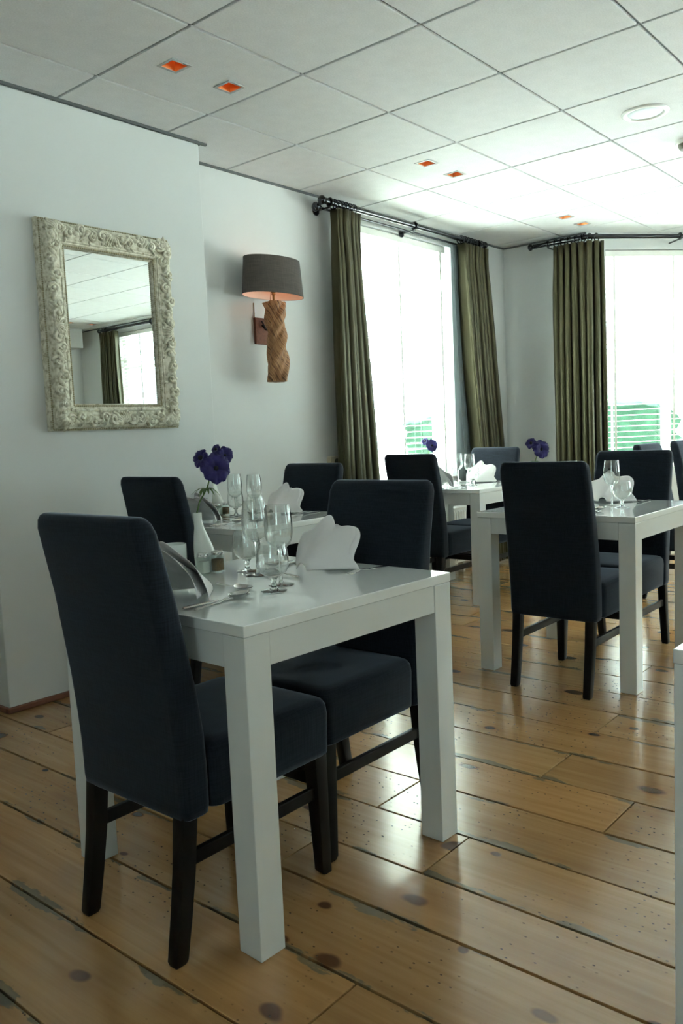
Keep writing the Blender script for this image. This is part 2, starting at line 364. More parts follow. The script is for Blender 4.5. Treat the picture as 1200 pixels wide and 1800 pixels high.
# floor: dark sub-floor with one object for every board
floor = struct(part('floor', MB().box(XB-0.3, 8.0, YS-0.3, YW+0.3, -0.10, -0.024), M['slab'], None))
bnd = [0.53, 0.766, 1.0, 1.237, 1.478, 1.672, 1.905, 2.142, 2.38, 2.62, 2.855, 3.09]
while bnd[0] > XB: bnd.insert(0, bnd[0]-0.236)
while bnd[-1] < 7.75: bnd.append(bnd[-1]+0.237)
known = {1.672: [-1.9, 1.2, 3.015], 2.142: [-1.5, 0.91], 2.38: [-2.2, 1.223], 2.855: [-1.2, 1.24], 1.905: [-0.9, 1.528], 1.478: [-1.4, 1.544], 1.0: [-1.1, 1.063], 1.237: [-2.1, 0.2], 0.766: [-0.6, 2.6], 2.62: [-0.5, 2.25], 3.09: [-1.9, 0.55, 2.7]}
for i in range(len(bnd)-1):
    x0, x1 = bnd[i], bnd[i+1]
    ylo, yhi = (YS, YW) if x1 < XC+0.15 else (-2.0, 3.0)
    cuts = known.get(round(bnd[i], 3))
    if cuts is None:
        cuts = []; y = ylo + random.uniform(0.8, 2.6)
        while y < yhi-0.5: cuts.append(y); y += random.uniform(1.7, 3.4)
    ys = [ylo]+cuts+[yhi]
    for k in range(len(ys)-1):
        a, b_ = ys[k], ys[k+1]; g = 0.0028 + (0.0014 if random.random() < 0.4 else 0)
        hx, hy = (x1-x0)/2-g, (b_-a)/2-0.0022
        dz = random.uniform(-0.0012, 0.0)
        o = part('floor_plank', MB().box(-hx, hx, -hy, hy, -0.022, 0), M['pine'], floor, bevel=0.0012, loc=((x0+x1)/2, (a+b_)/2, dz))

# walls
WIN1 = (4.40-XB, 5.71-XB, 0.74, 2.56); WIN2 = (0.16, 1.38, 0.74, 2.53)
wall('wall_left', (XB, YW), (XC, YW), [WIN1], ext=0.22)
wall('wall_far', (XC, YW), CV)
wall('wall_bay_left', CV, B1, [WIN2], ext=0.05)
WIN3 = (0.18, B1[1]-B2[1]-0.18, 0.74, 2.53); wall('wall_bay_front', B1, B2, [WIN3], ext=0.05)
l4 = math.hypot(B3[0]-B2[0], B3[1]-B2[1]); WIN4 = (0.16, l4-0.16, 0.74, 2.53); wall('wall_bay_right', B2, B3, [WIN4])
WIN5 = (0.08, 1.10, 0.74, 2.56); wall('wall_far_right', B3, (XC, YS), [WIN5], ext=0.22)
wall('wall_right', (XC, YS), (XB, YS), [(1.8, 2.7, 0.74, 2.53)], ext=0.22)
WIN7 = (2.6, 3.5, 0.85, 2.2); wall('wall_back', (XB, YS), (XB, YW), [WIN7], ext=0.22)
struct(part('wall_chimney_breast', MB().box(BX0, BX1, YB, YW, 0, CEIL-0.012), M['wall'], None, bevel=0.004))
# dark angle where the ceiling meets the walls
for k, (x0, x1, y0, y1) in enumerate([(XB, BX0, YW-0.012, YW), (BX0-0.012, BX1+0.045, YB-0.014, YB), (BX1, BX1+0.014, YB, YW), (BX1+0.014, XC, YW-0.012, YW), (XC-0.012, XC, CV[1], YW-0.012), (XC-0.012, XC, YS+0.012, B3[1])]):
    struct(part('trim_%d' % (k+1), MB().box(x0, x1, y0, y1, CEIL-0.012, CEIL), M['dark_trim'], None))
bb = MB().box(BX0-0.016, BX1+0.016, YB-0.016, YB, 0, 0.026).box(BX0-0.016, BX0, YB, YW, 0, 0.026).box(BX1, BX1+0.016, YB, YW, 0, 0.026).box(XB, BX0-0.016, YW-0.016, YW, 0, 0.026)
struct(part('baseboard_left', bb, M['redwood'], None, bevel=0.005))
struct(part('baseboard_far', MB().box(BX1+0.016, XC, YW-0.014, YW, 0, 0.05).box(XC-0.014, XC, CV[1], YW-0.014, 0, 0.05), M['frame'], None, bevel=0.003))
struct(part('trim_7', MB().box(5.0, 6.4, YS, YS+0.30, CEIL-0.25, CEIL-0.002), M['soffit'], None))

# ceiling: slab, then tiles and bars
ceiling = struct(part('ceiling', MB().box(XB-0.3, 8.0, YS-0.3, YW+0.3, CEIL+0.16, CEIL+0.24), M['slab'], None))
S = 0.6069; GX, GY = 2.147, 2.455
GAP = 0.0068
def tile_mesh(w, h, holes):
    """tile from (0,0) to (w,h); holes: list of (x0,x1,y0,y1)"""
    mb = MB(); xs = sorted({GAP, w-GAP, *[q for hh in holes for q in hh[:2]]}); ys = sorted({GAP, h-GAP, *[q for hh in holes for q in hh[2:]]})
    if not holes: mb.box(GAP, w-GAP, GAP, h-GAP, 0, 0.014)
    else:
        for i in range(len(xs)-1):
            for j in range(len(ys)-1):
                cx, cy_ = (xs[i]+xs[i+1])/2, (ys[j]+ys[j+1])/2
                if not any(a < cx < b_ and c < cy_ < d for a, b_, c, d in holes): mb.box(xs[i], xs[i+1], ys[j], ys[j+1], 0, 0.014)
    return mb.mesh('ceiling_tile', M['ceil'], bevel=0.0 if holes else 0.0025)
HS = 0.041
holes2 = [(S*0.27-HS, S*0.27+HS, S/2-HS, S/2+HS), (S*0.77-HS, S*0.77+HS, S/2-HS, S/2+HS)]
plain, holed = tile_mesh(S, S, []), tile_mesh(S, S, holes2)
i0, i1 = math.floor((XB-GX)/S), math.ceil((7.8-GX)/S); j0, j1 = math.floor((YS-GY)/S), math.ceil((YW-GY)/S)
DL = {(0, 0), (3, 0), (6, 0), (3, -3), (6, -9)}
strips = {}
for i in range(i0, i1):
    for j in range(j0, j1):
        if GX+i*S > XC+0.1 and (GY+j*S > 3.1 or GY+(j+1)*S < -2.2): continue
        ob('ceiling_tile', holed if (i, j) in DL else plain, ceiling, (GX+i*S, GY+j*S, CEIL))
barx = MB().box(0, (i1-i0)*S, -0.008, 0.008, 0, 0.02).mesh('grid_bar', M['grid']); bary = MB().box(-0.008, 0.008, 0, (j1-j0)*S, 0, 0.02).mesh('grid_bar', M['grid'])
for j in range(j0, j1+1): ob('grid_bar', barx, ceiling, (GX+i0*S, GY+j*S, CEIL+0.010))
for i in range(i0, i1+1): ob('grid_bar', bary, ceiling, (GX+i*S, GY+j0*S, CEIL+0.0102))

# recessed copper downlights
def make_downlight():
    t = ob('downlight', None)
    fr = MB(); a, b_ = HS+0.009, HS-0.003
    for (x0, x1, y0, y1) in ((-a, a, -a, -b_), (-a, a, b_, a), (-a, -b_, -b_, b_), (b_, a, -b_, b_)): fr.box(x0, x1, y0, y1, -0.003, -0.0002)
    part('trim_frame', fr, M['dl_trim'], t)
    q = HS-0.003; w = 0.022
    rf = MB().loft([[(q, q, 0), (-q, q, 0), (-q, -q, 0), (q, -q, 0)], [(w, w, 0.075), (-w, w, 0.075), (-w, -w, 0.075), (w, -w, 0.075)]], cap=False)
    rf.add([(w, w, 0.075), (-w, w, 0.075), (-w, -w, 0.075), (w, -w, 0.075)], [(0, 1, 2, 3)])
    rfo = part('reflector', rf, M['copper'], t, label='copper reflector')
    part('bulb', MB().lathe([(0.0005, 0.058), (0.008, 0.059), (0.011, 0.064), (0.011, 0.074)], 16, c=(0.006, 0.004, 0)), M['bulb'], rfo, 60, label='warm glowing bulb')
    return t
DLP = Proto(make_downlight)
def dlname(i, j, k):
    if (i, j) == (0, 0): return ['left downlight of the pair above the mirror wall', 'right downlight of the pair above the mirror wall'][k]
    if (i, j) == (3, 0): return ['left downlight of the pair above the near window curtain', 'right downlight of the pair above the near window curtain'][k]
    if (i, j) == (6, 0): return ['farther left downlight of the pair above the bent curtain rod', 'right downlight of the pair above the bent curtain rod'][k]
    if (i, j) == (3, -3): return ['left downlight reflected at the top of the mirror', 'right downlight reflected at the top of the mirror'][k]
    if (i, j) == (6, -9): return ['left faint downlight low in the mirror reflection', 'right faint downlight low in the mirror reflection'][k]
    return None
for (i, j) in sorted(DL):
    for k, uu in enumerate((0.27, 0.77)):
        lb = dlname(i, j, k)
        DLP.put((GX+(i+uu)*S, GY+(j+0.5)*S, CEIL), 0, 'small square copper '+lb if lb else 'small square copper downlight in the ceiling outside the picture', 'downlight', 'square copper ceiling downlights')

# ceiling speaker and smoke detector
t = thing('ceiling_speaker', 'round white ceiling speaker with pale blue grille near the bay', 'ceiling speaker', (GX+3.55*S, GY-1.47*S, CEIL))
part('rim', MB().lathe([(0.085, -0.002), (0.088, -0.007), (0.100, -0.010), (0.112, -0.006), (0.114, -0.0003)], 48, cap=False), M['plastic'], t, 60)
part('grille', MB().lathe([(0.001, -0.004), (0.05, -0.004), (0.084, -0.0025), (0.086, -0.0005)], 48), M['bluelens'], t, 60)
t = thing('smoke_detector', 'white smoke detector on the ceiling at the right edge', 'smoke detector', (4.898, 1.556, CEIL))
part('base', MB().lathe([(0.056, -0.0003), (0.056, -0.014), (0.052, -0.018), (0.001, -0.018)], 32), M['plastic'], t, 40)
part('sensor', MB().lathe([(0.040, -0.018), (0.040, -0.030), (0.030, -0.046), (0.001, -0.048)], 32), M['holes'], t, 40)

# ------------------------------------------------------------------ windows, blinds, rods, curtains
def window(n, p0, p1, op, bars=(), trans=(), depth=0.13):
    loc, ang = local(p0, p1); s0, s1, z0, z1 = op
    w = struct(ob('window_%d' % n, None, None, loc, (0, 0, ang)))
    fw = 0.055
    fr = M['frame']
    def bar(x0, x1, a, b_): part('frame_bar', MB().box(x0, x1, depth, depth+0.06, a, b_), fr, w, bevel=0.004)
    bar(s0, s0+fw, z0, z1); bar(s1-fw, s1, z0, z1); bar(s0+fw, s1-fw, z0, z0+fw); bar(s0+fw, s1-fw, z1-fw, z1)
    xs = [s0+fw]+list(bars)+[s1-fw]; zs = [z0+fw]+list(trans)+[z1-fw]
    for x in bars: bar(x-0.022, x+0.022, z0+fw, z1-fw)
    for z in trans:
        for i in range(len(xs)-1): bar(xs[i]+(0.022 if i else 0), xs[i+1]-(0.022 if i < len(xs)-2 else 0), z-0.025, z+0.025)
    for i in range(len(xs)-1):
        for j in range(len(zs)-1):
            part('pane', MB().add([(xs[i], depth+0.03, zs[j]), (xs[i+1], depth+0.03, zs[j]), (xs[i+1], depth+0.03, zs[j+1]), (xs[i], depth+0.03, zs[j+1])], [(0, 1, 2, 3)]), M['pane'], w)
    part('window_sill', MB().box(s0, s1, 0.0, depth, z0-0.0, z0+0.022), fr, w, bevel=0.004)
    # daylight portal in the opening
    ld = bpy.data.lights.new('daylight_portal', 'AREA'); ld.shape = 'RECTANGLE'; ld.size = s1-s0; ld.size_y = z1-z0
    ld.cycles.is_portal = True
    lo = bpy.data.objects.new('daylight_portal', ld); COL.objects.link(lo)
    R = Matrix.Rotation(ang, 4, 'Z')
    lo.matrix_world = Matrix.Translation(loc) @ R @ Matrix.Translation(((s0+s1)/2, depth+0.08, (z0+z1)/2)) @ Matrix(((1, 0, 0, 0), (0, 0, 1, 0), (0, -1, 0, 0), (0, 0, 0, 1)))
    return w
window(1, (XB, YW), (XC, YW), WIN1, bars=[5.06-XB], trans=[2.12])
window(2, CV, B1, WIN2, bars=[0.77], trans=[2.12])
window(3, B1, B2, WIN3, bars=[0.85, 1.68], trans=[2.12])
window(4, B2, B3, WIN4, bars=[l4/2], trans=[2.12])
window(5, B3, (XC, YS), WIN5, trans=[2.12])
window(6, (XC, YS), (XB, YS), (1.8, 2.7, 0.74, 2.53), bars=[2.25])
window(7, (XB, YS), (XB, YW), WIN7, bars=[3.05])

def blind(p0, p1, op, label, d=0.045, inset=0.012, drop=None, tapes=(0.06, 0.5, 0.94), tilt=-6):
    loc, ang = local(p0, p1); s0, s1, z0, z1 = op; s0 += 0.012; s1 -= inset
    t = thing('venetian_blind', label, 'window blind', loc, ang, 'white venetian blinds')
    zt = z1-0.05; zb = (drop if drop else z0+0.03)
    part('headrail', MB().box(s0, s1, d-0.028, d+0.028, zt, z1-0.004), M['slat'], t, bevel=0.003)
    pitch = 0.045; n = int((zt-zb-0.03)/pitch)
    w = s1-s0
    sec = [(-0.025, -0.0012), (0, 0.0012), (0.025, -0.0012), (0.025, 0.0014), (0, 0.0038), (-0.025, 0.0014)]
    me = MB().loft([[(x, a, b_) for a, b_ in sec] for x in (0, w)]).mesh('slat', M['slat'])
    for k in range(n):
        ob('slat', me, t, (s0, d, zt-0.03-k*pitch), (math.radians(tilt), 0, 0))
    part('bottom_rail', MB().box(s0, s1, d-0.025, d+0.025, zb, zb+0.014), M['slat'], t, bevel=0.003)
    for q in tapes:
        x = lerp(s0, s1, q)
        for dd in (-0.031, 0.031): part('ladder_tape', MB().box(x-0.010, x+0.010, d+dd-0.0006, d+dd+0.0006, zb+0.005, zt), M['slat'], t)
    return t
blind((XB, YW), (XC, YW), WIN1, 'white venetian blind hanging in the window beside the wall lamp', inset=0.058)
blind(CV, B1, WIN2, 'white venetian blind in the angled bay window on the right')
blind(B3, (XC, YS), WIN5, 'white venetian blind seen only in the mirror reflection')
blind(B1, B2, WIN3, 'white venetian blind across the front of the bay, outside the picture')
blind(B2, B3, WIN4, 'white venetian blind on the far side of the bay, outside the picture')

def rod_pts(pts, rad=0.0185): return MB().tube(pts, rad, 12)
def finial(mb, p, d):
    p = Vector(p); d = Vector(d).normalized()
    ax = [(0.0, 0.015), (0.006, 0.019), (0.012, 0.019), (0.016, 0.013), (0.022, 0.013), (0.028, 0.024), (0.040, 0.030), (0.052, 0.026), (0.060, 0.012), (0.062, 0.001)]
    mb.tube([p+d*a for a, _ in ax], [q for _, q in ax], 16)
    return mb
RZ = 2.598
# window 1: double rod
t = thing('curtain_rod', 'double black curtain rod above the window beside the wall lamp', 'curtain rod', (0, 0, 0))
RY = 3.49
part('rod', rod_pts([(4.08, RY, RZ), (5.99, RY, RZ)]), M['blackmetal'], t, 60)
part('back_rod', rod_pts([(4.10, 3.555, RZ-0.025), (5.97, 3.555, RZ-0.025)], 0.009), M['blackmetal'], t, 60)
for (p, d, q) in (((4.085, RY, RZ), (-1, 0, 0), 1), ((5.985, RY, RZ), (1, 0, 0), 1), ((4.10, 3.555, RZ-0.025), (-1, 0, 0), 1), ((5.97, 3.555, RZ-0.025), (1, 0, 0), 1)):
    part('finial', finial(MB(), p, d), M['blackmetal'], t, 60)
for x in (4.12, 5.05, 5.93):
    part('bracket', MB().tube([(x, YW, RZ-0.03), (x, RY, RZ-0.03)], 0.007, 8).torus((x, RY, RZ), 0.024, 0.006).tube([(x, YW-0.006, RZ-0.03), (x, YW, RZ-0.03)], 0.03, 16), M['blackmetal'], t, 60)
# bay rod, bent at the corner
c1 = (6.40, 3.24); cb = (6.40, 2.79)
bend = (cb[0]+ca*2.0*0.62, cb[1]+sa*2.0*0.62)
t = thing('curtain_rod', 'black bent curtain rod running around the corner into the bay', 'curtain rod', (0, 0, 0))
part('rod', rod_pts([(c1[0], c1[1], RZ), (6.40, 2.86, RZ), (6.405, 2.81, RZ), (6.425, 2.772, RZ), (bend[0], bend[1], RZ)]), M['blackmetal'], t, 60)
part('finial', finial(MB(), (c1[0], c1[1]-0.005, RZ), (0, 1, 0)), M['blackmetal'], t, 60)
part('finial', finial(MB(), (bend[0], bend[1], RZ), (ca, sa, 0)), M['blackmetal'], t, 60)
part('bracket', MB().tube([(XC, 3.12, RZ-0.03), (6.40, 3.12, RZ-0.03)], 0.007, 8).torus((6.40, 3.12, RZ), 0.024, 0.006, (0, 1, 0)), M['blackmetal'], t, 60)
part('bracket', MB().tube([(cb[0]+ca*0.80-sa*0.16, cb[1]+sa*0.80+ca*0.16, RZ-0.02), (cb[0]+ca*0.80, cb[1]+sa*0.80, RZ-0.02)], 0.007, 8).torus((cb[0]+ca*0.80, cb[1]+sa*0.80, RZ), 0.024, 0.007, (ca, sa, 0)), M['blackmetal'], t, 60)
# mirror-side rod
t = thing('curtain_rod', 'black curtain rod seen in the mirror reflection', 'curtain rod', (0, 0, 0))
part('rod', rod_pts([(6.42, -2.76, RZ), (6.42, -1.62, RZ)]), M['blackmetal'], t, 60)
for y, d in ((-2.755, -1), (-1.625, 1)): part('finial', finial(MB(), (6.42, y, RZ), (0, d, 0)), M['blackmetal'], t, 60)
for y in (-2.65, -1.7): part('bracket', MB().tube([(XC, y, RZ-0.03), (6.42, y, RZ-0.03)], 0.007, 8).torus((6.42, y, RZ), 0.024, 0.006, (0, 1, 0)), M['blackmetal'], t, 60)

def curtain(label, path_at, pleats, ztop, zbot, normal, seed, ringdir, amp=0.052, lining=None):
    """path_at(u, v) -> (x, y) centre line; v: 0 top .. 1 bottom; normal(u) -> room-side unit vector"""
    rnd = random.Random(seed)
    t = thing('curtain', label, 'curtain', (0, 0, 0), 0, 'olive silk curtains')
    ph = [rnd.uniform(-0.35, 0.35) for _ in range(pleats+2)]; am = [rnd.uniform(0.75, 1.25) for _ in range(pleats+2)]
    nu, nv = pleats*14, 30
    def surf(off=0.0):
        rows = []
        for j in range(nv+1):
            v = j/nv; z = lerp(ztop, zbot, v); row = []
            for i in range(nu+1):
                uu = i/nu; x, y = path_at(uu, v)
                k = uu*pleats; kk = min(int(k), pleats-1); fr = k-kk
                a = lerp(am[kk], am[kk+1], fr); p_ = lerp(ph[kk], ph[kk+1], fr)*min(1, v*2.2)
                wv = math.cos(2*PI*(k+p_))
                sharp = math.copysign(abs(wv)**lerp(0.45, 0.85, min(1, v*6)), wv)
                pin = interp([0, 0.05, 0.13, 0.3, 1], [0.75, 0.62, 0.85, 1.0, 1.05], v)
                n = normal(uu); d = amp*a*pin*sharp*(1+0.12*math.sin(3*v+kk)) + off
                tx, ty = -n[1], n[0]
                sk = 0.35*amp*math.sin(4*PI*(k+p_))*pin
                row.append((x+n[0]*d+tx*sk, y+n[1]*d+ty*sk, z))
            rows.append(row)
        return rows
    me = MB().grid(surf())
    o = part('drape', me, M['curtain'], t, 180); so = o.modifiers.new('thickness', 'SOLIDIFY'); so.thickness = 0.003
    for k in range(pleats):
        uu = (k+0.5)/pleats if False else min(0.985, (k+0.02)/pleats+0.02)
        x, y = path_at(uu, 0); 
        part('ring', MB().torus((x, y, RZ-0.006), 0.030, 0.0045, ringdir(uu), 18, 6), M['blackmetal'], t, 60)
    if lining: part('lining', MB().grid(lining), M['lining'], t, 180)
    return t
def ss(x): x = max(0, min(1, x)); return x*x*(3-2*x)
# left curtain of window 1
def pL(uu, v): return (lerp(lerp(4.150, 4.128, v), lerp(4.385, 4.50, ss(v*1.1)), uu), RY)
curtain('olive silk curtain left of the first window, next to the wall lamp', pL, 6, RZ-0.035, 0.025, lambda q: (0, -1), 3, lambda q: (1, 0.25, 0))
def pR(uu, v):
    sh = interp([0, 0.12, 0.35, 0.62, 1], [0, 0.012, 0.06, 0.145, 0.20], v)
    return (lerp(5.66+sh, 6.005+sh*0.93, uu), RY)
lin = [[(lerp(5.605, 5.66, i/6)+interp([0, 0.12, 0.35, 0.62, 1], [0, 0.0, 0.03, 0.09, 0.13], j/20)+0.01*math.sin(i*2+j*0.3), 3.525+0.004*i, lerp(RZ-0.045, 0.03, j/20)) for i in range(7)] for j in range(21)]
lin = [[(p[0]+(0.10*i/6), p[1], p[2]) for i, p in enumerate(row)] for row in lin]
curtain('olive silk curtain right of the first window, before the room corner', pR, 7, RZ-0.035, 0.025, lambda q: (0, -1), 11, lambda q: (1, 0.25, 0), lining=lin)
# bay curtain around the bend
Ls = 0.27; Lt = 0.40
def pB(uu, v):
    s = uu*Lt
    if s < Ls: x, y = (6.40, 3.06-s)
    else: x, y = (6.40+ca*(s-Ls), 2.79+sa*(s-Ls))
    return (x-0.02*v*0, y+lerp(0, -0.012, v))
def nB(uu):
    k = ss((uu*Lt-Ls+0.06)/0.12); a = lerp(math.pi, math.radians(230), k); return (math.cos(a), math.sin(a))
curtain('olive silk curtain with pinch pleats hanging in the bay corner', pB, 7, RZ-0.035, 0.025, nB, 21, lambda q: (0.25, 1, 0), amp=0.044)
def pM(uu, v): return (6.42, lerp(-2.74, -2.42, uu))
curtain('olive silk curtain seen only in the mirror reflection', pM, 8, RZ-0.03, 0.025, lambda q: (-1, 0), 31, lambda q: (0.2, 1, 0))

# radiator under window 1
t = thing('radiator', 'white fluted panel radiator under the first window', 'radiator', (4.55, 3.515, 0))
w = 1.12; mb = MB(); nf = 30
for k in range(nf):
    x0 = k*w/nf; mb.loft([[(x0+0.004, -0.018, 0.10), (x0+0.010, -0.030, 0.115), (x0+w/nf-0.010, -0.030, 0.115), (x0+w/nf-0.004, -0.018, 0.10)],
                          [(x0+0.004, -0.018, 0.50), (x0+0.010, -0.030, 0.485), (x0+w/nf-0.010, -0.030, 0.485), (x0+w/nf-0.004, -0.018, 0.50)]])
part('fluted_panel', mb, M['radiator'], t)
part('body', MB().box(0, w, -0.018, 0.045, 0.085, 0.515), M['radiator'], t, bevel=0.003)
part('top_grille', MB().box(-0.004, w+0.004, -0.034, 0.055, 0.515, 0.525), M['radiator'], t, bevel=0.003)
for x in (0.06, w-0.09): part('foot', MB().box(x, x+0.03, -0.02, 0.03, 0, 0.085), M['radiator'], t, bevel=0.003)

# wall socket
t = thing('wall_socket', 'cream double wall socket beside the left curtain', 'socket', (4.175, YW, 0.955))
spl = part('plate', MB().box(-0.052, 0.04, -0.035, 0, -0.04, 0.038), M['cream'], t, bevel=0.006)
for z in (0.0,): part('outlet', MB().tube([(0.008, -0.0352, z), (0.008, -0.037, z)], 0.022, 20), M['holes'], spl, 40)

# ------------------------------------------------------------------ carved mirror
MX0, MX1, MZ0, MZ1 = 1.985, 2.692, 1.205, 2.130
t = thing('wall_mirror', 'large mirror in an ornate carved cream frame on the chimney breast', 'mirror', ((MX0+MX1)/2, YB, (MZ0+MZ1)/2))
HWm, HHm = (MX1-MX0)/2, (MZ1-MZ0)/2; FW = 0.122
part('glass', MB().box(-HWm+FW-0.01, HWm-FW+0.01, -0.034, -0.030, -HHm+FW-0.01, HHm-FW+0.01), M['mirror'], t, label='reflecting mirror glass')
# profile: (inset from outer edge, depth from wall)
prof = [(0.0, 0.0), (0.0, 0.030), (0.004, 0.036), (0.010, 0.036), (0.013, 0.040), (0.016, 0.058), (0.022, 0.064), (0.032, 0.066), (0.050, 0.067), (0.072, 0.064), (0.086, 0.057), (0.089, 0.062), (0.094, 0.062), (0.097, 0.056), (0.102, 0.056), (0.105, 0.052), (0.114, 0.046), (0.121, 0.037), (0.122, 0.0)]
def corner(ins, dep, k):
    sx, sz = ((-1, -1), (1, -1), (1, 1), (-1, 1))[k]; return (sx*(HWm-ins), -dep, sz*(HHm-ins))
RAILS = []
for k in range(4):
    k2 = (k+1) % 4
    RAILS.append(part('frame_rail', MB().loft([[corner(a, b_, k) for a, b_ in prof], [corner(a, b_, k2) for a, b_ in prof]], cap=True), M['patina'], t, 50))
# beaded slips: inner and outer
for ins, dep, rad in ((0.1105, 0.050, 0.0042), (0.0065, 0.0375, 0.0035)):
    for k in range(4):
        a = Vector(corner(ins, dep, k)); b_ = Vector(corner(ins, dep, (k+1) % 4)); n = int((b_-a).length/0.0095); mb = MB()
        for q in range(n):
            p = a.lerp(b_, (q+0.5)/n); mb.sphere(p, rad, 6, 4, (1.25, 1, 1.25))
        o = part('beading', mb, M['rope'], RAILS[k], 60); o['kind'] = 'stuff'
rnd = random.Random(5)
def scroll(mb, cx, cz, R, turns, start, sgn, base, th):
    th *= 1.65
    pts, rads = [], []; n = int(14*turns)
    for i in range(n+1):
        q = i/n; rr = R*(1-q)**0.8+0.0035; a = start+sgn*2*PI*turns*q
        pts.append((cx+rr*math.cos(a), -(base(cx+rr*math.cos(a), cz+rr*math.sin(a))+th*(0.35+0.8*q)), cz+rr*math.sin(a))); rads.append(th*(0.55+0.6*math.sin(PI*min(1, q*1.1+0.12))))
    mb.tube(pts, rads, 6); mb.sphere(pts[-1], th*1.15, 8, 6)
def leaf(mb, x, z, a, ln, wd, base, lift):
    lift *= 2.0; wd *= 1.25; ln *= 1.1
    rows = []
    for i in range(7):
        q = i/6; w_ = wd*math.sin(PI*(0.12+0.86*q))**0.8*(1+0.22*math.sin(q*19)); row = []
        for j in range(5):
            s_ = (j-2)/2; px = x+math.cos(a)*ln*q-math.sin(a)*w_*s_+math.cos(a+1.3)*ln*0.22*q*q; pz = z+math.sin(a)*ln*q+math.cos(a)*w_*s_+math.sin(a+1.3)*ln*0.22*q*q
            hgt = lift*(1-s_*s_*0.9)*math.sin(PI*(0.1+0.8*q))-(0.0016 if j == 2 else 0)
            row.append((px, -(base(px, pz)+hgt), pz))
        rows.append(row)
    mb.grid(rows)
def base_d(px, pz):
    ins = min(HWm-abs(px), HHm-abs(pz)); return interp([a for a, _ in prof[5:]], [b_ for _, b_ in prof[5:]], ins)-0.001
for k in range(4):
    mb = MB(); L2 = HWm if k % 2 == 0 else HHm
    def pt(s, o):   # s along the side, o inset
        return {0: (s, -HHm+o), 1: (HWm-o, s), 2: (-s, HHm-o), 3: (-HWm+o, -s)}[k]
    rotk = k*PI/2; mid = 0.047
    def sc_(s, o, R, tu, st, sg, th):
        x, z = pt(s, o); scroll(mb, x, z, R, tu, st+rotk, sg, base_d, th)
    def lf(s, o, a, ln, wd, lift): x, z = pt(s, o); leaf(mb, x, z, a+rotk, ln, wd, base_d, lift)
    # shell cartouche at the middle
    for q in range(9): lf(0, mid-0.014, PI*(0.06+0.11*q), 0.046, 0.0065, 0.011)
    for sg in (-1, 1):
        sc_(sg*0.052, mid+0.004, 0.026, 1.4, PI/2, sg, 0.0062); sc_(sg*0.030, mid+0.030, 0.012, 1.1, 0, -sg, 0.004)
        x = 0.075
        end = L2-0.075; step = 0.062; i = 0
        while x < end:
            fl = 1 if i % 2 == 0 else -1
            sc_(sg*(x+0.020), mid+fl*0.012, 0.021+rnd.uniform(-0.003, 0.003), 1.3, rnd.uniform(0, 6.28), sg*fl, 0.0052)
            lf(sg*(x+0.03), mid-fl*0.016, (0.5*fl if sg > 0 else PI-0.5*fl), 0.046, 0.010, 0.010)
            lf(sg*(x+0.005), mid+fl*0.002, (-0.8*fl if sg > 0 else PI+0.8*fl), 0.034, 0.008, 0.009)
            lf(sg*(x+0.035), mid+fl*0.028, (1.2 if sg > 0 else PI-1.2), 0.022, 0.006, 0.007)
            x += step; i += 1
        # corner acanthus
        for q in range(5): lf(sg*(L2-0.062), 0.066, (0.25+0.32*q if sg > 0 else PI-0.25-0.32*q)-PI*0.45*sg, 0.046, 0.010, 0.012)
        sc_(sg*(L2-0.080), 0.045, 0.022, 1.4, 0.5, -sg, 0.0060)
    part('carving', mb, M['patina'], RAILS[k], 60)

# ------------------------------------------------------------------ wall lamp
LX, LY = 3.545, 3.462
t = thing('wall_lamp', 'wall lamp with grey oval shade on a twisted driftwood stem', 'lamp', (LX, LY, 1.46))
def oval(a, b_, z, n=48): return [(a*math.cos(2*PI*j/n), b_*math.sin(2*PI*j/n), z) for j in range(n)]
sh = MB().loft([oval(0.226, 0.118, 0.495), oval(0.206, 0.108, 0.705)], cap=False)
sho = part('shade', sh, M['shade'], t, 60)
part('shade_lining', MB().loft([oval(0.2235, 0.1155, 0.4955), oval(0.2035, 0.1055, 0.7045)], cap=False), M['shade_in'], sho, 60)
rings = []
for i in range(41):
    z = 0.462*i/40; ring = []
    for j in range(36):
        a = 2*PI*j/36; tw = a-z*11.0+0.4*math.sin(z*9)
        rr = 0.058+0.0055*math.sin(3*tw)*1.5+0.0048*math.sin(7*tw+1)+0.003*math.sin(2*tw+z*20)+0.004*math.sin(z*16)
        ring.append((rr*math.cos(a)+0.010*math.sin(z*7), rr*math.sin(a), z))
    rings.append(ring)
part('driftwood_stem', MB().loft(rings), M['drift'], t, 50, label='spirally grooved driftwood stem')
part('socket_stem', MB().lathe([(0.008, 0.46), (0.008, 0.50), (0.013, 0.505), (0.010, 0.512), (0.022, 0.53), (0.024, 0.56), (0.016, 0.565), (0.016, 0.60)], 20), M['brass'], t, 50)
part('bulb', MB().sphere((0, 0, 0.63), 0.028, 16, 10), M['lampbulb'], t, 60)
part('cord', MB().tube([(-0.022, 0.008, 0.462), (-0.020, 0.006, 0.49), (-0.012, 0.004, 0.54)], 0.0022, 6), M['brass'], t, 60)
wpl = part('wall_plate', MB().box(-0.030, 0.085, YW-LY-0.018, YW-LY, 0.232, 0.388), M['rust'], t, bevel=0.003, label='rusty wall plate')
part('hook', MB().tube([(0.025, YW-LY-0.018, 0.345), (0.024, YW-LY-0.05, 0.315), (0.020, 0.055, 0.308), (0.014, 0.03, 0.310)], 0.0065, 8).tube([(0.02, YW-LY-0.02, 0.37), (0.024, YW-LY-0.05, 0.318)], 0.004, 6), M['blackmetal'], wpl, 60)
part('cable', MB().tube([(-0.022, YW-LY-0.003, 0.388), (-0.022, YW-LY-0.003, 0.475)], 0.003, 6), M['brass'], t, 60)
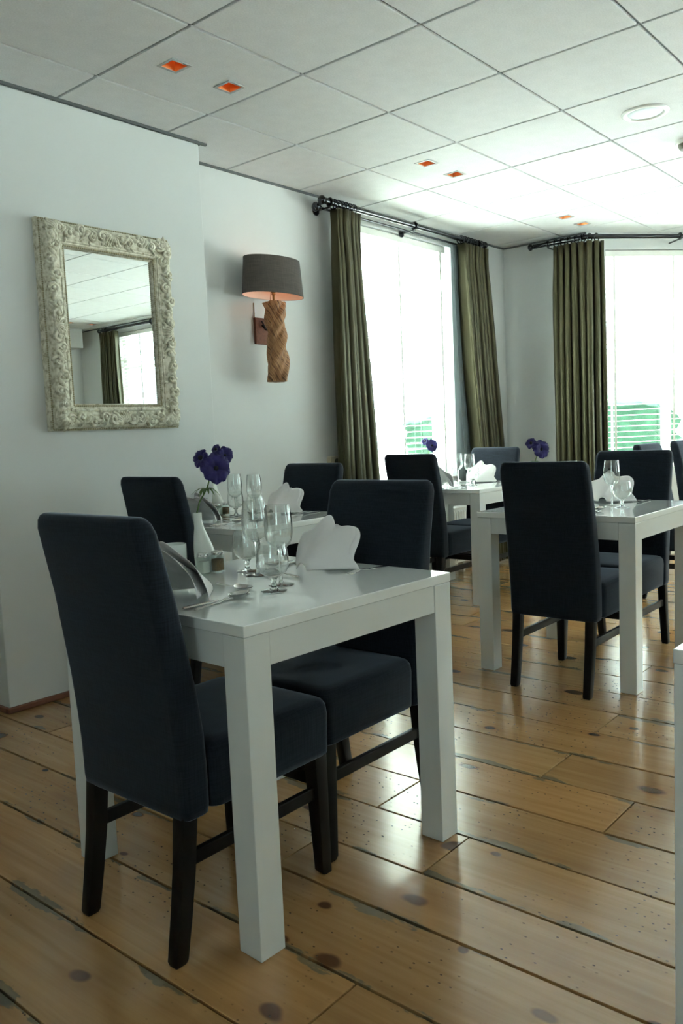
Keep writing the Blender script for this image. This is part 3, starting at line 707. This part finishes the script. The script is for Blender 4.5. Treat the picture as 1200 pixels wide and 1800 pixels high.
ld = bpy.data.lights.new('lamp_glow', 'POINT'); ld.energy = 0.5; ld.color = (1.0, 0.55, 0.33); ld.shadow_soft_size = 0.03
lo = bpy.data.objects.new('lamp_glow', ld); COL.objects.link(lo); lo.location = (LX, LY-0.05, 2.06)

# ------------------------------------------------------------------ tables
TS, TH, LEG, SLAB, APR = 0.75, 0.75, 0.072, 0.026, 0.074
def make_table():
    t = ob('dining_table', None); h = TS/2
    part('table_top', MB().box(-h, h, -h, h, TH-SLAB, TH), M['lacquer_lit_top'], t, bevel=0.002)
    leg = MB().box(-LEG/2, LEG/2, -LEG/2, LEG/2, 0.0, TH-SLAB-0.0008).mesh('leg', M['lacquer'], bevel=0.0018)
    for sx in (-1, 1):
        for sy in (-1, 1): ob('leg', leg, t, (sx*(h-LEG/2-0.001), sy*(h-LEG/2-0.001), 0))
    a = h-LEG-0.0025
    for s in (-1, 1):
        part('apron', MB().box(-a, a, s*(h-0.003)-(0.022 if s > 0 else 0), s*(h-0.003)+(0 if s > 0 else 0.022), TH-SLAB-APR, TH-SLAB-0.0008), M['lacquer'], t)
        part('apron', MB().box(s*(h-0.003)-(0.022 if s > 0 else 0), s*(h-0.003)+(0 if s > 0 else 0.022), -a, a, TH-SLAB-APR, TH-SLAB-0.0008), M['lacquer'], t)
    return t
TAB = Proto(make_table)
rot1 = -0.04
def tcent(x, y, rot): return (x+0.375*math.cos(rot)-0.375*math.sin(rot), y+0.375*math.sin(rot)+0.375*math.cos(rot))
T1 = (*tcent(1.160, 1.269, rot1), rot1); T2 = (*tcent(3.345, 1.267, -0.005), -0.005)
T3 = (2.775, 2.975, 0.0); T4 = (4.925, 3.090, 0.0); T5 = (6.02, 1.43, 0.0); T6 = (1.803, 0.103, 0.0)
GT = 'white square dining tables'
TAB.put((T1[0], T1[1], 0), T1[2], 'nearest white square table with chunky legs in the foreground', 'table', GT)
TAB.put((T2[0], T2[1], 0), T2[2], 'white square table at the right with one chair on each side', 'table', GT)
TAB.put((T3[0], T3[1], 0), T3[2], 'white square table against the chimney breast behind the nearest table', 'table', GT)
TAB.put((T4[0], T4[1], 0), T4[2], 'white square table standing by the first window and radiator', 'table', GT)
TAB.put((T5[0], T5[1], 0), T5[2], 'white square table in the bay, mostly hidden at the right edge', 'table', GT)
TAB.put((T6[0], T6[1], 0), T6[2], 'white table leg and corner cropped by the right edge in front', 'table', GT)

# ------------------------------------------------------------------ chairs
def make_chair():
    t = ob('dining_chair', None); nv = M['navy']
    # backrest, lofted up
    zs = [0.318, 0.322, 0.34, 0.42, 0.50, 0.60, 0.70, 0.80, 0.90, 0.955, 0.975, 0.986, 0.990]
    rings = []
    for z in zs:
        rear = interp([0.318, 0.45, 0.60, 0.80, 0.99], [-0.222, -0.224, -0.238, -0.266, -0.304], z)
        th = interp([0.318, 0.5, 0.99], [0.078, 0.080, 0.056], z); hw = interp([0.318, 0.6, 0.99], [0.198, 0.200, 0.197], z)
        sh_ = interp([0.318, 0.322, 0.34, 0.955, 0.975, 0.986, 0.990], [0.006, 0.002, 0, 0, 0.004, 0.011, 0.020], z)
        rings.append(rrect(th/2-sh_*0.85, hw-sh_, 0.020, z, rear+th/2, 0, 6))
    part('backrest', MB().loft(rings), nv, t, 50)
    # seat
    rings = []
    for z, gr in ((0.322, -0.006), (0.326, -0.001), (0.34, 0), (0.43, 0.002), (0.452, 0.0), (0.464, -0.006), (0.470, -0.016), (0.473, -0.04), (0.4745, -0.09)):
        rings.append(rrect(0.202+gr, 0.200+gr, 0.030, z, 0.058, 0, 6))
    part('seat', MB().loft(rings), nv, t, 50)
    bw = M['blackwood']
    for s in (-1, 1):
        b_ = []
        for z, x, w_ in ((0.0, -0.243, 0.015), (0.008, -0.242, 0.018), (0.10, -0.226, 0.019), (0.20, -0.211, 0.020), (0.33, -0.198, 0.021)):
            b_.append(rrect(w_, w_*0.92, 0.004, z, x, s*0.168, 3))
        part('leg', MB().loft(b_), bw, t, 40)
        b_ = []
        for z, w_ in ((0.0, 0.013), (0.008, 0.0165), (0.20, 0.020), (0.33, 0.0225)):
            b_.append(rrect(w_, w_, 0.004, z, 0.236-(w_-0.016), s*(0.172-(w_-0.016)), 3))
        part('leg', MB().loft(b_), bw, t, 40)
        part('stretcher', MB().box(-0.196, 0.216, s*0.168-0.008, s*0.168+0.008, 0.205, 0.238), bw, t, bevel=0.003)
    part('cross_rail', MB().box(0.222, 0.240, -0.15, 0.15, 0.235, 0.268), bw, t, bevel=0.003)
    return t
CH = Proto(make_chair); GC = 'dark navy upholstered dining chairs'
def chair(x, y, rz, label): return CH.put((x, y, 0), rz, label, 'chair', GC)
chair(1.292, 1.585, 0.0, 'dark navy chair in the left foreground, its back turned to the viewer')
chair(1.822, 1.612, PI, 'dark chair facing the viewer across the nearest table behind its napkin')
chair(2.490, 2.972, 0.0, 'dark chair behind the blue flower, left of the table at the chimney breast')
chair(3.015, 2.975, PI, 'dark chair facing the viewer beside the wall socket at the chimney breast table')
chair(4.632, 3.110, 0.0, 'dark chair with its back against the bright first window, left of window table')
chair(5.165, 3.100, PI, 'pale blue-grey lit chair facing the viewer below the right olive curtain')
chair(3.440, 1.585, 0.0, 'black-looking chair with its back to the viewer at the right-hand table')
chair(3.990, 1.620, PI, 'dark chair behind the wine glass on the far side of the right-hand table')
chair(5.42, 1.70, -PI/2, 'small distant chair whose top edge peeks above the right-hand chair')
chair(6.02, 1.67, -PI/2, 'distant light blue chair at the right edge behind the bay table napkin')

# ------------------------------------------------------------------ table ware
def make_wine():
    t = ob('wine_glass', None)
    bowl = [(0.004, 0.096), (0.016, 0.099), (0.027, 0.107), (0.0345, 0.121), (0.0375, 0.140), (0.0370, 0.165), (0.0345, 0.190), (0.0315, 0.213), (0.0307, 0.2135), (0.0335, 0.190), (0.0358, 0.165), (0.0362, 0.140), (0.033, 0.1225), (0.0255, 0.110), (0.015, 0.103), (0.001, 0.101)]
    part('bowl', MB().lathe(bowl, 36, cap=False), M['crystal'], t, 60)
    part('stem', MB().lathe([(0.0075, 0.0048), (0.0048, 0.012), (0.0036, 0.03), (0.0034, 0.06), (0.0042, 0.088), (0.0075, 0.0965)], 16), M['crystal2'], t, 60)
    part('foot', MB().lathe([(0.034, 0.0), (0.0345, 0.0012), (0.030, 0.0022), (0.015, 0.0036), (0.0075, 0.0046)], 36), M['crystal2'], t, 50)
    return t
def make_goblet():
    t = ob('water_goblet', None)
    bowl = [(0.006, 0.036), (0.022, 0.040), (0.034, 0.050), (0.0405, 0.066), (0.0415, 0.083), (0.0385, 0.105), (0.0345, 0.122), (0.0335, 0.1225), (0.0373, 0.105), (0.0402, 0.083), (0.039, 0.067), (0.0325, 0.0525), (0.021, 0.0435), (0.001, 0.041)]
    part('bowl', MB().lathe(bowl, 36, cap=False), M['crystal'], t, 60)
    part('stem', MB().lathe([(0.012, 0.0052), (0.0075, 0.011), (0.0065, 0.020), (0.008, 0.030), (0.013, 0.0365)], 20), M['crystal2'], t, 60)
    part('foot', MB().lathe([(0.033, 0.0), (0.0335, 0.0014), (0.028, 0.0026), (0.012, 0.0050)], 36), M['crystal2'], t, 50)
    return t
WINE, GOB = Proto(make_wine), Proto(make_goblet)
def handle(ln=0.125, x0=0.0, z1=0.014):
    pts, rads = [], []
    for i in range(13):
        q = i/12; x = x0+ln*q; z = 0.0035+0.004*math.sin(PI*q)*0.6+z1*ss((q-0.62)/0.38)*0.55
        wd = interp([0, 0.05, 0.25, 0.7, 1], [0.0035, 0.0085, 0.0065, 0.0036, 0.0036], q); pts.append((x, 0, z)); rads.append((wd, 0.0019))
    return MB().tube(pts, rads, 8)
def make_spoon():
    t = ob('table_spoon', None); part('handle', handle(), M['steel'], t, 60)
    top, bot = [], []
    for i in range(13):
        q = i/12; a = []; b_ = []
        wd = 0.0215*math.sin(PI*min(0.999, 0.06+0.90*q))**0.75
        for j in range(11):
            s_ = (j-5)/5; x = 0.122+0.068*q; e = (q*2-1); dd = 0.012*(1-s_*s_)*(1-e*e)
            zz = 0.0165-0.004*q*(1-q)*2
            a.append((x, wd*s_, zz-dd)); b_.append((x, wd*s_*1.02, zz-dd-0.0012))
        top.append(a); bot.append(b_)
    part('bowl', MB().grid(top).grid(bot), M['steel'], t, 80); return t
def make_fork():
    t = ob('table_fork', None); part('handle', handle(), M['steel'], t, 60)
    rows = []
    for i in range(7):
        q = i/6; wd = interp([0, 0.35, 1], [0.0036, 0.0125, 0.0128], q); rows.append([(0.122+0.03*q, wd*s_, 0.0115-0.006*math.sin(PI*0.5*q)+0.0008*k) for k in (0, 1) for s_ in (-1, -0.5, 0, 0.5, 1)])
    mb = MB(); mb.grid([rw[:5] for rw in rows]); mb.grid([rw[5:] for rw in rows]); part('head', mb, M['steel'], t, 60)
    for k in range(4):
        y = -0.0112+0.00747*k
        part('tine', MB().tube([(0.151, y, 0.0055), (0.168, y*0.97, 0.0045), (0.182, y*0.95, 0.0085), (0.192, y*0.93, 0.0150)], [(0.0017, 0.001), (0.0016, 0.001), (0.0013, 0.001), (0.0006, 0.0006)], 6), M['steel'], t, 60)
    return t
def make_knife():
    t = ob('table_knife', None)
    part('handle', MB().tube([(x, 0, 0.0045) for x in (0, 0.01, 0.05, 0.09, 0.105)], [(0.004, 0.002), (0.008, 0.0035), (0.0065, 0.0032), (0.0055, 0.003), (0.004, 0.002)], 10), M['steel'], t, 60)
    pr = [(0.104, -0.004), (0.12, -0.0075), (0.19, -0.008), (0.208, -0.002), (0.213, 0.006), (0.205, 0.0075), (0.104, 0.005)]
    part('blade', MB().loft([[(x, y, 0.0012) for x, y in pr], [(x, y, 0.0030) for x, y in pr]]), M['steel'], t); return t
SPOON, FORK, KNIFE = Proto(make_spoon), Proto(make_fork), Proto(make_knife)
def make_napkin(seed):
    """scallop-folded linen: pleats radiate from a rolled tip (towards +X) up to a wavy two-lobed rim standing at x < 0"""
    rnd = random.Random(seed); t = ob('napkin', None)
    def sheet(ph, npl, scl, back, split, lo=0.0, hi=1.0):
        apex = Vector((0.105, 0.0, 0.008)); rows = []; nq, ns = 16, 72
        for i in range(nq+1):
            q = i/nq; row = []
            for j in range(ns+1):
                s_ = lerp(lo, hi, j/ns); a = PI*s_
                dip = 1-0.11*math.exp(-((s_-split)/0.055)**2)
                wav = math.cos(2*PI*npl*s_+ph)
                rr = scl*dip*(1+0.028*wav)
                rim = Vector((back-0.012*math.sin(a)+0.030*abs(math.cos(a))**2, 0.118*rr*math.cos(a), 0.004+0.132*rr*math.sin(a)**0.85))
                p = apex.lerp(rim, q**0.85)
                n = Vector((-0.75, 0.55*math.cos(a), 0.55*math.sin(a)))
                p += n*(0.015*q*wav + 0.010*math.sin(PI*q)*(1-abs(2*s_-1)))
                roll = 0.020*(1-q)**1.5
                p += Vector((0, roll*math.cos(a), roll*math.sin(a)))
                p.z = max(0.0014, p.z); row.append(tuple(p))
            rows.append(row)
        return rows
    o = part('fold', MB().grid(sheet(0.6+rnd.random()*0.6, 3.4, 1.04, -0.022, 0.44+0.06*rnd.random())), M['linen'], t, 180); o.modifiers.new('cloth', 'SOLIDIFY').thickness = 0.0014
    o = part('fold', MB().grid(sheet(2.2+rnd.random()*0.6, 2.6, 0.98, -0.046, 0.56, 0.02, 0.98)), M['linen'], t, 180); o.modifiers.new('cloth', 'SOLIDIFY').thickness = 0.0014
    return t
NAP = Proto(lambda: make_napkin(4)); NAP2 = Proto(lambda: make_napkin(9))
def make_vase():
    t = ob('bud_vase', None); rings = []; n = 28
    pr = [(0.030, 0.0), (0.034, 0.003), (0.0355, 0.02), (0.0345, 0.045), (0.030, 0.075), (0.0225, 0.105), (0.0155, 0.130), (0.0125, 0.155), (0.0132, 0.175), (0.0117, 0.1755), (0.0105, 0.155), (0.0105, 0.12)]
    for rr, z in pr:
        k = ss(z/0.175)*0.020; rings.append([(rr*math.cos(2*PI*j/n)-k*0.65, rr*0.9*math.sin(2*PI*j/n)+k*0.76, z) for j in range(n)])
    part('body', MB().loft(rings), M['ceramic'], t, 60); return t
def make_flower():
    """local origin at the vase mouth"""
    t = ob('anemone', None)
    pts = [(0, 0, -0.06), (0, 0, 0.0), (0.006, -0.006, 0.03), (0.017, -0.018, 0.055), (0.024, -0.026, 0.075), (0.032, -0.034, 0.112)]
    part('stem', MB().tube(pts, [0.0024, 0.0024, 0.0023, 0.0022, 0.0022, 0.002], 8), M['green'], t, 60)
    for k in range(14):
        a = 2*PI*k/14+0.2; ln = 0.028+0.008*((k*7) % 3); drop = -0.010-0.012*((k*5) % 4)/3
        b0 = Vector((0.021, -0.023, 0.068)); d = Vector((math.cos(a), math.sin(a), 0)); sd = Vector((-math.sin(a), math.cos(a), 0))
        rows = []
        for i in range(5):
            q = i/4; c = b0+d*ln*q+Vector((0, 0, 0.006*math.sin(PI*q)+drop*q*q)); w_ = 0.0042*math.sin(PI*(0.15+0.8*q)); rows.append([tuple(c-sd*w_), tuple(c+Vector((0, 0, -0.001))), tuple(c+sd*w_)])
        part('leaf', MB().grid(rows), M['green'], t, 180)
    def bloom(c, nrm, R, layers, cen):
        c = Vector(c); nrm = Vector(nrm).normalized(); a1 = nrm.orthogonal().normalized(); a2 = nrm.cross(a1)
        for lay in range(layers):
            n = 6
            for k in range(n):
                a = 2*PI*(k+0.5*lay)/n+0.3*math.sin(k*3.1+lay); d = a1*math.cos(a)+a2*math.sin(a); sd = nrm.cross(d); rows = []
                for i in range(8):
                    q = i/7; rr = R*(0.10+0.90*q)*(1+0.08*math.sin(k*5.3+lay)); w_ = R*0.52*math.sin(PI*(0.10+0.80*q))**0.75
                    row = []
                    for j in range(7):
                        s_ = (j-3)/3; hgt = R*(0.30*math.sin(PI*q*0.75)*(1-0.3*s_*s_)-0.10*q*q+0.11*math.sin(6*s_+k*2+q*4)*q)+lay*0.004
                        row.append(tuple(c+d*(rr*(1-0.10*s_*s_*q))+sd*(w_*s_)+nrm*hgt))
                    rows.append(row)
                part('petal', MB().grid(rows), M['petal'], t, 180)
        if cen:
            part('flower_centre', MB().sphere(c+nrm*0.006, 0.0075, 12, 8), M['pollen'], t, 60)
    bloom((0.044, -0.046, 0.128), (-0.55, -0.75, 0.15), 0.046, 2, True)
    bloom((0.026, -0.004, 0.160), (-0.9, -0.1, 0.35), 0.030, 1, True)
    return t
def make_shaker(mat, nm):
    t = ob(nm, None)
    jar = part('jar', MB().loft([rrect(0.0165, 0.0165, 0.005, z, 0, 0, 4) for z in (0.0, 0.052)]+[rrect(0.0140, 0.0140, 0.005, 0.0525, 0, 0, 4), rrect(0.0142, 0.0142, 0.004, 0.006, 0, 0, 4)]), M['pane'], t, 40)
    part('filling', MB().loft([rrect(0.0138, 0.0138, 0.004, z, 0, 0, 4) for z in (0.0065, 0.040)]), mat, jar, 40)
    part('lid', MB().lathe([(0.0165, 0.0525), (0.0172, 0.055), (0.0172, 0.062), (0.015, 0.0645), (0.001, 0.065)], 24), M['steel'], jar, 50)
    return t
def make_cup():
    t = ob('candle_holder', None)
    part('cylinder', MB().lathe([(0.036, 0.0), (0.0405, 0.004), (0.0405, 0.086), (0.0395, 0.088), (0.038, 0.087), (0.0375, 0.02), (0.001, 0.018)], 40), M['opal'], t, 50); return t
VASE, FLOW, SALT, PEP, CUP = Proto(make_vase), Proto(make_flower), Proto(lambda: make_shaker(M['salt'], 'salt_shaker')), Proto(lambda: make_shaker(M['pepper'], 'pepper_shaker')), Proto(make_cup)
Z = TH+0.0006
def setting(T, side, where, wine=None, gob=None, nap=NAP, what='ngwskfd', naprz=0.0):
    """side +1: the diner sits on the -X side and faces +X; local x from the table edge inwards, y to the diner's left"""
    cx, cy_, rt = T; a = rt+(0 if side > 0 else PI)
    def P(x, y, dz=0.0):
        lx = -TS/2+x; return (cx+lx*math.cos(a)-y*math.sin(a), cy_+lx*math.sin(a)+y*math.cos(a), Z+dz)
    if 'n' in what: nap.put(P(0.105, 0.005), a+naprz, 'white fan-folded napkin '+where, 'napkin', 'fan-folded white napkins')
    if 'g' in what: GOB.put(P(*(gob or (0.30, -0.150))), a, 'short-stemmed water goblet '+where, 'glass', 'water goblets')
    if 'w' in what: WINE.put(P(*(wine or (0.355, -0.090))), a, 'tall clear wine glass '+where, 'glass', 'wine glasses')
    if 's' in what: SPOON.put(P(0.035, -0.165), a+0.16, 'steel table spoon '+where, 'spoon', 'steel spoons')
    if 'k' in what: KNIFE.put(P(0.030, -0.128), a+0.02, 'steel table knife '+where, 'knife', 'steel knives')
    if 'f' in what: FORK.put(P(0.018, 0.168), a-0.03, 'steel table fork '+where, 'fork', 'steel forks')
    if 'd' in what: SPOON.put(P(0.285, 0.07), a-PI/2-0.2, 'steel dessert spoon '+where, 'spoon', 'steel spoons')
def centre(T, where, cup=True, dx=0.0, dy=0.0, fz=0.0):
    cx, cy_, rt = T
    VASE.put((cx+0.075+dx, cy_+0.275+dy, Z), 0, 'white ceramic bud vase '+where, 'vase', 'white bud vases')
    FLOW.put((cx+0.075-0.013+dx, cy_+0.275+0.0152+dy, Z+0.1765+fz), 0, 'deep violet-blue anemone flower in the vase '+where, 'flower', 'violet anemones')
    SALT.put((cx+0.016+dx, cy_+0.222+dy, Z), 0.2, 'glass salt shaker with steel lid '+where, 'salt shaker', 'salt shakers')
    PEP.put((cx+0.068+dx, cy_+0.218+dy, Z), 0.1, 'glass pepper shaker with steel lid '+where, 'pepper shaker', 'pepper shakers')
    if cup: CUP.put((cx-0.01+dx, cy_+0.325+dy, Z), 0, 'white opal glass candle holder '+where, 'candle holder', 'opal candle holders')
setting(T1, 1, 'at the near left place of the nearest table', wine=(0.372, -0.098), gob=(0.305, -0.142))
setting(T1, -1, 'at the far place of the nearest table', wine=(0.305, -0.078), gob=(0.275, -0.155), nap=NAP2)
centre(T1, 'on the nearest table', dx=-0.012, dy=0.006)
setting(T3, 1, 'at the left place of the chimney breast table')
setting(T3, -1, 'at the right place of the chimney breast table', nap=NAP2)
centre(T3, 'on the chimney breast table')
setting(T2, 1, 'at the near place of the right-hand table', wine=(0.415, -0.105), gob=(0.362, -0.175), what='ngwskf')
setting(T2, -1, 'at the far place of the right-hand table', nap=NAP2, what='ngwskf')
centre(T2, 'on the right-hand table', cup=False, dx=-0.02, dy=0.03, fz=-0.035)
setting(T4, 1, 'at the left place of the window table', what='ngwskf')
setting(T4, -1, 'at the right place of the window table', nap=NAP2, what='ngwskf', wine=(0.26, -0.09))
centre(T4, 'on the window table', cup=False, dx=-0.03, dy=0.035, fz=-0.03)
setting((T5[0], T5[1], -PI/2), 1, 'on the bay table at the right edge', what='nw')

# ------------------------------------------------------------------ outside
part_o = part('ground', MB().box(-30, 45, -30, 45, -0.45, -0.30), M['paving'], None); struct(part_o); part_o.name = 'ground'
def hedge(x, y, rx, ry, h, seed, label):
    rnd = random.Random(seed); t = thing('hedge', label, 'hedge', (x, y, -0.30), 0, 'hedges outside')
    mb = MB(); rows = []; n, k = 40, 16
    for i in range(k+1):
        q = i/k; z = h*q; row = []
        for j in range(n+1):
            a = 2*PI*(j % n)/n; e = (abs(math.cos(a))**6+abs(math.sin(a))**6)**(-1/6); b_ = (1-max(0, (q-0.75)/0.25)**2*0.5)*(1+0.06*math.sin(a*9+q*7+seed)+0.05*math.sin(a*23+q*17))
            row.append((rx*math.cos(a)*e*b_, ry*math.sin(a)*e*b_, z*(1+0.03*math.sin(a*7+seed))))
        rows.append(row)
    mb.grid(rows); c = len(mb.v)-n-1; mb.f.append(tuple(c+j for j in range(n)))
    part('foliage', mb, M['hedge'], t, 80)
    for _ in range(3): part('trunk', MB().tube([(rnd.uniform(-rx, rx)*0.6, 0, 0.0), (rnd.uniform(-rx, rx)*0.6, 0, h*0.8)], 0.05, 8), M['bark'], t, 60)
hedge(8.2, 10.5, 3.6, 0.7, 1.95, 1, 'green hedge seen through the blind of the first window')
hedge(15.5, 8.0, 0.9, 2.6, 2.1, 2, 'green hedge seen through the angled bay window')
